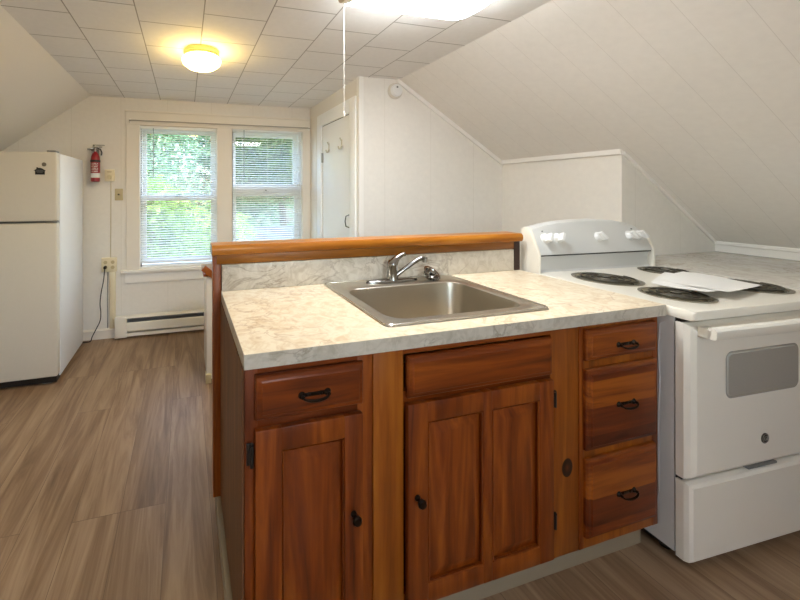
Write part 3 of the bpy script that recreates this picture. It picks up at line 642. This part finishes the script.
# ------------------------------------------------------------------ sink
t = thing('kitchen_sink', 'stainless steel drop-in single-bowl sink in the peninsula countertop', 'sink', (.757, .32, .74))
zt = CT+.006
rings = [rrect(.437, 1.077, .062, .575, .022, CT+.0005), rrect(.439, 1.075, .064, .573, .022, zt-.001), rrect(.444, 1.070, .069, .568, .022, zt), rrect(.449, 1.065, .074, .563, .022, zt-.0015), rrect(.455, 1.059, .080, .557, .025, zt-.002), rrect(.484, 1.034, .106, .468, .062, zt-.002), rrect(.489, 1.029, .111, .463, .060, zt-.006)]
MB().loft(rings).build('rim', STEEL, t, ang=60)
MB().tube(rrect(.441, 1.073, .066, .571, .022, zt-.0006, 6), .0028, n=8, closed=True).build('rim_bead', plain('polished_edge', (235, 233, 228), .12, 1, noise=.01), t)  # polished bead in a brighter colour, added as the rim's highlight
rings = [rrect(.489, 1.029, .111, .463, .060, zt-.006), rrect(.494, 1.024, .116, .458, .058, zt-.03), rrect(.504, 1.014, .124, .450, .055, CT-.13), rrect(.514, 1.004, .134, .440, .05, CT-.152), rrect(.540, .978, .160, .414, .04, CT-.163), rrect(.70, .82, .25, .33, .03, CT-.168)]
MB().loft(rings, False, True).build('basin', STEELB, t, ang=60)
MB().lathe([(0, .002), (.028, .001), (.038, .003), (.044, .004), (.044, 0)], (.757, .29, CT-.168)).build('drain', CHROME, t)
# faucet
fx, fy, fz = .747, .520, CT+.0043
t = thing('kitchen_faucet', 'chrome single-lever kitchen faucet on the back ledge of the sink', 'faucet', (fx, fy, fz))
MB().loft([[(fx+(.128*s_)*math.cos(2*PI*k/40)*(1 if abs(math.cos(2*PI*k/40)) < 2 else 1), fy+(.027*s_)*math.sin(2*PI*k/40), fz+h) for k in range(40)] for s_, h in ((1, 0), (1.0, .004), (.96, .009), (.8, .013), (.4, .016))], True, True).build('deck_plate', CHROME, t, ang=50)
MB().lathe([(.026, .010), (.024, .02), (.0225, .03), (.022, .07), (.023, .078), (.021, .088), (.014, .096), (0, .098)], (fx, fy, fz)).build('body', CHROME, t, ang=50)
MB().tube([(fx+.002, fy-.004, fz+.080), (fx+.014, fy-.006, fz+.098), (fx+.030, fy-.008, fz+.112), (fx+.046, fy-.010, fz+.120), (fx+.056, fy-.010, fz+.121)], [.021, .016, .011, .0085, .009], n=14).build('lever', CHROME, t, ang=60)
MB().tube(smoothpts([(fx+.008, fy-.006, fz+.024), (fx+.04, fy-.012, fz+.048), (fx+.09, fy-.020, fz+.082), (fx+.118, fy-.024, fz+.098), (fx+.134, fy-.027, fz+.103), (fx+.146, fy-.029, fz+.100)]), .0095, n=14).cyl((fx+.146, fy-.029, fz+.106), (fx+.146, fy-.029, fz+.084), .0115, .0115, bev=.002).build('spout', CHROME, t, ang=60)
# strainer
sx, sy = .938, .508
M = Matrix.Translation((sx, sy, CT+.029)) @ Matrix.Rotation(R(38), 4, 'X') @ Matrix.Rotation(R(14), 4, 'Y')
t = thing('sink_strainer', 'metal basket strainer tipped up on the sink ledge right of the faucet', 'strainer', (sx, sy, CT+.003))
m = MB().lathe([(.018, -.022), (.026, -.018), (.031, 0), (.033, .004), (.040, .006), (.041, .009), (.033, .009), (.029, .004), (.024, -.015), (.016, -.019), (0, -.019), (0, -.022), (.018, -.022)], (0, 0, 0), n=28); m.bm.transform(M); m.build('basket', CHROME, t, ang=50)
m = MB()
for ring, cnt in ((.026, 12),):
    for k in range(cnt):
        a = 2*PI*k/cnt; rr_ = .0305
        m.cyl((rr_*math.cos(a)*.92, rr_*math.sin(a)*.92, -.006), (rr_*math.cos(a)*1.02, rr_*math.sin(a)*1.02, -.006), .0032, n=8)
for k in range(16):
    a = 2*PI*k/16; m.cyl((.037*math.cos(a), .037*math.sin(a), .0088), (.037*math.cos(a), .037*math.sin(a), .0096), .002, n=8)
m.bm.transform(M); m.build('perforations', BLACK, t)
m = MB().cyl((0, 0, -.019), (0, 0, .008), .004, n=12).lathe([(0, .008), (.009, .009), (.010, .013), (0, .016)], (0, 0, 0), n=16); m.bm.transform(M); m.build('lift_knob', CHROME, t)

# ------------------------------------------------------------------ electric range
X0, X1 = 1.50, 2.285; XM = (X0+X1)/2
t = thing('electric_range', 'white electric coil range with oven standing between the countertops', 'range', (XM, .25, 0))
MB().box(X0+.004, X1-.004, -.028, .575, .048, .882).build('body', STOVES, t, smooth=False)
# embossed side panel line
tp = []
for cx_, cz_, a0 in ((.065, .78, 0), (.065, .14, 90+180)): pass
MB().tube([(X0+.0035, -.004, .86), (X0+.0035, .012, .845), (X0+.0035, .016, .74), (X0+.0035, .012, .62), (X0+.0035, .016, .50), (X0+.0035, .014, .22), (X0+.0035, .03, .16)], .0016, n=6).build('side_crease', STOVES, t)
# cooktop with slightly raised edge
MB().loft([rrect(X0+.001, X1+.002, -.077, .511, .006, .882), rrect(X0+.0, X1+.004, -.086, .512, .008, .888), rrect(X0+.0, X1+.004, -.086, .512, .008, .911), rrect(X0+.003, X1+.001, -.083, .509, .008, .9165), rrect(X0+.012, X1-.010, -.072, .50, .008, .9170), rrect(X0+.016, X1-.014, -.068, .496, .008, .9165)], True, True).build('cooktop', WHITE, t, ang=30)
# oven door
dz0, dz1, dy = .326, .868, -.076
door = MB().loft([[(X0+.002+i, y, dz0+i) , (X1-.002-i, y, dz0+i), (X1-.002-i, y, dz1-i), (X0+.002+i, y, dz1-i)] for i, y in ((0, -.033), (0, -.054), (.010, -.067), (.024, dy))], True, True).build('oven_door', WHITE, t, ang=15)
wx0, wx1, wz0, wz1 = 1.668, 2.036, .602, .756
MB().loft([[(a, dy-.0006, b_) for a, b_, _ in rrect(wx0-i, wx1+i, wz0-i, wz1+i, .022+i, 0)] for i in (.006, 0)]+[[(a, dy-.0035, b_) for a, b_, _ in rrect(wx0+.003, wx1-.003, wz0+.003, wz1-.003, .02, 0)]], False, True).build('oven_window', GLASSG, door, ang=40)
hp = []
for k in range(25):
    u = k/24; x = X0+.03+u*(X1-X0-.06); bow = .012*math.sin(PI*u)
    yy = -.118-bow
    hp.append([(x, yy+.012, .829+bow*.3), (x, yy, .831+bow*.3), (x, yy-.004, .837+bow*.3), (x, yy-.004, .861+bow*.3), (x, yy+.002, .868+bow*.3), (x, yy+.014, .869+bow*.3), (x, yy+.018, .862+bow*.3), (x, yy+.018, .835+bow*.3)])
hm = MB().loft(hp, True, True)
for x in (X0+.03, X1-.075): hm.box(x, x+.045, -.111, dy+.002, .829, .863, .004)
hm.build('door_handle', WHITE, door, ang=40)
bx, bz = 1.860, .430
bg = MB().lathe([(0, 0), (.0185, 0), (.0185, .002), (.0165, .003), (0, .003)], (bx, dy, bz), (0, -1, 0)).build('emblem', plain('emblem_dark', (70, 66, 58), .3, .6), door)
cu = bpy.data.curves.new('emblem_letters', 'FONT'); cu.body = 'GE'; cu.size = .02; cu.align_x = 'CENTER'; cu.align_y = 'CENTER'; cu.extrude = .0004; cu.shear = .3
co = bpy.data.objects.new('emblem_letters', cu); C.objects.link(co); co.parent = bg
co.location = (bx-XM, dy-.0034-.25, bz); co.rotation_euler = (R(90), 0, 0)
bpy.context.view_layer.update(); lm = bpy.data.meshes.new_from_object(co); lo = bpy.data.objects.new('emblem_letters', lm); C.objects.link(lo); lo.parent = bg; lo.location = co.location; lo.rotation_euler = co.rotation_euler
lm.materials.clear(); lm.materials.append(plain('emblem_silver', (190, 186, 176), .3, .5)); bpy.data.objects.remove(co); lo.name = 'emblem_letters'
MB().lathe([(.0148, .003), (.0155, .0036), (.0162, .003)], (bx, dy, bz), (0, -1, 0)).build('emblem_ring', plain('ring_silver', (170, 166, 156), .3, .6), bg)
# black strips standing in for shade in door gap and vent
for a, b_ in ((.866, .884), (.310, .330)): MB().box(X0+.01, X1-.01, -.045, -.028, a, b_).build('door_gap_shade', BLACK, t, smooth=False)
MB().box(1.80, 1.95, -.066, -.044, .317, .325, .001).build('latch_plate', GREYP, t)
# storage drawer
MB().loft([[(X0+.002+i, y, .040+i), (X1-.002-i, y, .040+i), (X1-.002-i, y, .314-i), (X0+.002+i, y, .314-i)] for i, y in ((0, -.033), (0, -.054), (.004, -.066), (.012, -.073))], True, True).build('storage_drawer', WHITE, t, ang=15)
MB().box(X0+.03, X1-.03, .0, .50, .02, .0485).build('base_shade_block', BLACK, t, smooth=False)  # black slab stands in for the shadow beneath the range
for x in (X0+.06, X1-.06):
    for y in (.03, .50): MB().cyl((x, y, 0), (x, y, .056), .016).build('foot', BLACK, t)
# backguard
GX0, GX1 = 1.507, 2.262
ZT_ = [(0, 1.137), (.10, 1.155), (.22, 1.168), (.38, 1.175), (.55, 1.176), (.72, 1.168), (.85, 1.152), (.93, 1.136), (1, 1.108)]
def ztop(u):
    for (a, p), (b_, q) in zip(ZT_, ZT_[1:]):
        if u <= b_: return p+(q-p)*(u-a)/(b_-a)
    return ZT_[-1][1]
gr = []
for k in range(33):
    u = k/32; x = GX0+.006+u*(GX1-GX0-.012); zt_ = ztop(u); 
    f_ = lambda v: 1.012+(zt_-1.012)*v
    gr.append([(x, .585, .90), (x, .585, zt_-.012), (x, .575, zt_), (x, .548, zt_), (x, .536, zt_-.008), (x, .512, f_(.5)), (x, .492, 1.016), (x, .490, 1.006), (x, .505, 1.000), (x, .512, .97), (x, .508, .925), (x, .500, .9175), (x, .50, .90)])
g = MB().loft(gr, True, True).build('backguard', GUARD, t, ang=24)
MB().box(GX0+.012, GX1-.012, .494, .507, .9985, 1.0035).build('console_gap_shade', BLACK, t, smooth=False)  # thin black box painted as the shade line under the console
prf = [(.588, .88), (.588, 1.130), (.574, 1.141), (.545, 1.141), (.534, 1.132), (.484, 1.014), (.484, .9175), (.484, .88)]
e0 = MB().prism(prf, GX0-.004, GX0+.010, 'X', bev=.003).build('end_panel', WHITE, t)
prf2 = [(a, min(b_, 1.09) if b_ > 1.05 else b_) for a, b_ in prf]
MB().prism([(.588, .88), (.588, 1.085), (.57, 1.10), (.55, 1.10), (.520, 1.09), (.484, 1.014), (.484, .9175), (.484, .88)], GX1-.010, GX1+.004, 'X', bev=.003).build('end_panel', WHITE, t)
nrm = Vector((0, -.94, .34)).normalized()
for x in (1.575, 1.650, 1.910, 2.125, 2.190):
    zc = 1.085; yc = .492+(zc-1.016)*.33+.0
    o_ = Vector((x, yc, zc))
    M = Matrix.Translation(o_) @ nrm.to_track_quat('Z', 'Y').to_matrix().to_4x4() @ Matrix.Rotation(R(-35 if x < 1.8 else 40), 4, 'Z')
    q = MB(); q.lathe([(.026, -.004), (.026, .004), (.022, .008), (.020, .018), (.018, .021), (0, .021)], (0, 0, 0), n=28)
    q.box(-.0075, .0075, -.024, .022, .012, .040, .003); q.bm.transform(M); q.build('control_knob', KNOBW, t, ang=40)
q = MB()
for x, dz in ((1.57, .035), (1.645, .037), (1.735, 0), (1.75, .004), (2.01, .0), (2.16, .034), (1.91, .038)):
    zc = 1.085+dz; yc = .492+(zc-1.016)*.33
    MB().cyl((x, yc+.004, zc), (x, yc-.0016, zc+.0006), .0035, n=10).build('indicator_mark', GREYP, t)
# burners
def burner(x, y, r):
    zc = .9165
    p = MB().lathe([(r*1.12, .001), (r*1.13, .004), (r*1.08, .0055), (r*1.0, .004), (r*.96, -.002+.002), (r*.6, .0008), (.0, .0008)], (x, y, zc), n=40).build('drip_pan', PAN, t, ang=50)
    MB().lathe([(r*.985, .0046), (r*.9, .0012), (r*.3, .0012), (r*.3, .0016), (r*.9, .0018), (r*.985, .005)], (x, y, zc), n=40).build('pan_well', WELL, p)
    n = 150; turns = 3 if r < .1 else 4; pts = []
    for k in range(n):
        u = k/(n-1); rad = .022+(r*.93-.022)*u; a = u*turns*2*PI
        pts.append((x+rad*math.cos(a), y+rad*math.sin(a), zc+.009))
    MB().tube(pts, .0036, n=6).build('coil', COIL, p, ang=80)
    s_ = MB()
    for k in range(3):
        a = 2*PI*k/3+.5; s_.box(0, r*.97, -.0015, .0015, .002, .008, M=Matrix.Translation((x, y, zc)) @ Matrix.Rotation(a, 4, 'Z'))
    s_.cyl((x, y, zc+.002), (x, y, zc+.013), .016, n=20); s_.build('coil_support', CHROME, p)
burner(1.703, .327, .112); burner(1.690, .073, .094); burner(2.165, .385, .088); burner(2.150, .110, .112)
t = [o for o in bpy.data.objects if o.name == 'electric_range'][0]
_a = R(-2.5); _px, _py = 1.50, -.075
_dx, _dy = XM-_px, .25-_py
t.rotation_euler = (0, 0, _a); t.scale = (1, 1, .994)
t.location = (1.522+_dx*math.cos(_a)-_dy*math.sin(_a), -.0645+_dx*math.sin(_a)+_dy*math.cos(_a), 0)
# papers lying on the cooktop
t = thing('paper_sheets', 'loose white instruction sheets lying across the range top', 'papers', (2.03, .17, .935))
def sheet(A, B, Cc, D, z, name, lift):
    m = MB(); n = 14; P = {}
    for i in range(n+1):
        for j in range(n+1):
            u, v = i/n, j/n
            p = (Vector(A)*(1-u)+Vector(B)*u)*(1-v)+(Vector(D)*(1-u)+Vector(Cc)*u)*v
            h = z+.003*math.sin(5*u+3*v)+lift*max(0, v-.6)**1.5*(.4+u)
            P[i, j] = (p.x, p.y, h)
    for i in range(n):
        for j in range(n):
            m.face([P[i, j], P[i+1, j], P[i+1, j+1], P[i, j+1]])
    bmesh.ops.remove_doubles(m.bm, verts=m.bm.verts[:], dist=1e-5)
    bmesh.ops.solidify(m.bm, geom=m.bm.faces[:], thickness=.0008)
    return m.build(name, PAPER, t, ang=60)
sheet((2.06, .29), (2.05, .02), (1.76, .01), (1.75, .17), .9335, 'sheet', .004)
sheet((2.15, .27), (2.15, .03), (1.82, -.02), (1.85, .21), .9350, 'sheet', .010)

# ------------------------------------------------------------------ right-hand counter
t = thing('countertop', 'grey marbled side countertop right of the range under the sloped wall', 'countertop', (2.8, .3, CB))
MB().box(2.35, XK-.0, -.75, YE-.001, CB, CT, .001).build('worktop', MARBR, t)
t = thing('base_cabinet', 'wooden base cabinet under the side countertop right of the range', 'cabinet', (2.8, .0, .1))
MB().box(2.36, XK-.002, -.73, YE-.005, .1, CB-.0005).build('carcass', SIDEP, t, smooth=False)
MB().box(2.42, XK-.002, -.70, YE-.005, .0, .1).build('plinth', VBASE, t, smooth=False)

# ------------------------------------------------------------------ low white cabinet behind the half wall
t = thing('low_cabinet', 'low white cabinet with a wooden-edged lid behind the peninsula half wall', 'cabinet', (.22, 1.8, 0))
MB().box(.0, .42, 1.62, 1.98, .02, .715, .003).build('body', WHITE, t)
MB().box(-.02, .44, 1.66, 2.02, .72, .738, .002, M=None).build('lid', POST, t)
MB().box(-.008, .03, 1.60, 1.66, 0, .06, .002).build('foot', BEIGED, t)
MB().box(-.055, .10, -.012, .012, -.022, .022, .002, M=Matrix.Translation((.02, 1.62, .757)) @ Matrix.Rotation(R(40), 4, 'Y')).build('handle', POST, t)

# ------------------------------------------------------------------ outdoors
GRASS = leaf_mat('grass_blades', (60, 96, 40), (92, 130, 60))
struct(MB().box(-30, 40, 3.2, 45, -3.2, -3.0), 'ground', GRASS)
def tree(name, x, y, z, rx, ry, rz, n, mat, label, size=.11):
    tr = thing(name, label, 'tree', (x, y, -3.0), 'trees outside the windows')
    MB().tube(smoothpts([(x, y, -3.0), (x+.1, y, -1.5), (x-.05, y+.05, z-rz*.2), (x+.1, y, z+rz*.5)], 4), .14, n=10).build('trunk', plain('bark', (84, 70, 56), .9, noise=.2), tr)
    me_b = MB(); bm = me_b.bm; rnd = random.Random(int(x*100+y))
    lobes = [(Vector((rnd.uniform(-.6, .6)*rx, rnd.uniform(-.6, .6)*ry, rnd.uniform(-.7, .7)*rz)), rnd.uniform(.35, .6)) for _ in range(16)]
    for _ in range(n):
        c_, q = rnd.choice(lobes)
        d_ = Vector((rnd.gauss(0, 1), rnd.gauss(0, 1), rnd.gauss(0, 1))).normalized()*(rnd.random()**.4)
        p = Vector((x, y, z))+c_+Vector((d_.x*rx*q, d_.y*ry*q, d_.z*rz*q))
        a = Vector((rnd.gauss(0, 1), rnd.gauss(0, 1), rnd.gauss(0, .7))).normalized(); b_ = a.orthogonal().normalized()
        b_ = (Matrix.Rotation(rnd.uniform(0, 6.28), 3, a) @ b_); s_ = size*rnd.uniform(.5, 1.2)
        vs = [bm.verts.new(p+a*s_), bm.verts.new(p+b_*s_*.4), bm.verts.new(p-a*s_), bm.verts.new(p-b_*s_*.4)]
        bm.faces.new(vs)
    me_b.build('foliage', mat, tr, smooth=False)
L1 = leaf_mat('leaves_fresh', (110, 158, 70), (176, 212, 120)); L2 = leaf_mat('leaves_blue', (96, 140, 108), (158, 194, 158)); L3 = leaf_mat('leaves_deep', (60, 96, 54), (112, 146, 84))
tree('leafy_tree', -.7, 6.6, .2, 1.8, 1.1, 1.3, 9000, L1, 'bright green leafy tree filling the lower half of the window nearer the fridge', .10)
tree('leafy_tree', -2.0, 9.9, 2.7, 2.6, 1.5, 2.3, 11000, L2, 'bluish green tree behind the bright one outside the window nearer the fridge', .13)
tree('leafy_tree', 3.6, 12.8, 3.2, 3.0, 1.4, 2.4, 15000, L3, 'dark green tree standing outside the window nearer the closet', .12)
tree('leafy_tree', 1.2, 18.5, 4.2, 6.5, 2, 5.0, 22000, L2, 'tall pale tree far behind the others outside', .24)
# neighbour's house low in the right window
t = thing('neighbour_house', 'grey sided neighbouring house seen low through the window nearer the closet', 'house', (3.4, 9, -3.0))
MB().box(1.2, 6, 7.4, 8.6, -3.0, .10).build('wall', plain('grey_siding', (112, 122, 130), .7), t, smooth=False)
MB().prism([(7.25, .08), (8.0, .42), (8.75, .08), (8.75, .0), (7.25, .0)], 1.05, 6.15, 'X').build('roof', plain('roof_shingles', (70, 76, 84), .8, noise=.15, nscale=40), t, smooth=False)
for x in (1.7, 2.7, 3.7):
    f = MB().box(x-.3, x+.3, 7.36, 7.4, -.75, -.15).build('window', VINYL, t, smooth=False)
    MB().box(x-.25, x+.25, 7.35, 7.36, -.70, -.2).build('pane', plain('dark_pane', (60, 74, 84), .1), f, smooth=False)

# ------------------------------------------------------------------ world, sun, camera
W = bpy.data.worlds.new('sky'); bpy.context.scene.world = W; W.use_nodes = True
nt = W.node_tree; bgn = nt.nodes['Background']
sky = nt.nodes.new('ShaderNodeTexSky'); sky.sky_type = 'NISHITA'; sky.sun_disc = False; sky.sun_elevation = R(48); sky.sun_rotation = R(120); sky.air_density = 1.0; sky.dust_density = 2.5
nt.links.new(sky.outputs[0], bgn.inputs[0]); bgn.inputs[1].default_value = .58
sd = bpy.data.lights.new('sun', 'SUN'); sd.energy = 1.3; sd.angle = R(2); sd.color = (1, .95, .86)
so = bpy.data.objects.new('sun', sd); C.objects.link(so); so.rotation_euler = (R(38), R(-12), R(-20)); so.rotation_euler = Vector((-.55, -.35, 1)).to_track_quat('Z', 'Y').to_euler(); so.location = (-5, -5, 12)

cd = bpy.data.cameras.new('camera'); cam = bpy.data.objects.new('camera', cd); C.objects.link(cam)
cam.location = (-.1424, -.8799, 1.324); cam.rotation_euler = (R(90), R(.08), -.2555)
cd.sensor_width = 36; cd.lens = 355.5/800*36; cd.shift_x = (400-278.05)/800; cd.shift_y = -(300-190.5)/800
cd.clip_start = .05; cd.clip_end = 200
sc = bpy.context.scene; sc.camera = cam
sc.view_settings.view_transform = 'Standard'; sc.view_settings.look = 'None'; sc.view_settings.gamma = 1; sc.view_settings.exposure = 1.68
sc.cycles.max_bounces = 10; sc.cycles.diffuse_bounces = 6; sc.cycles.transparent_max_bounces = 12
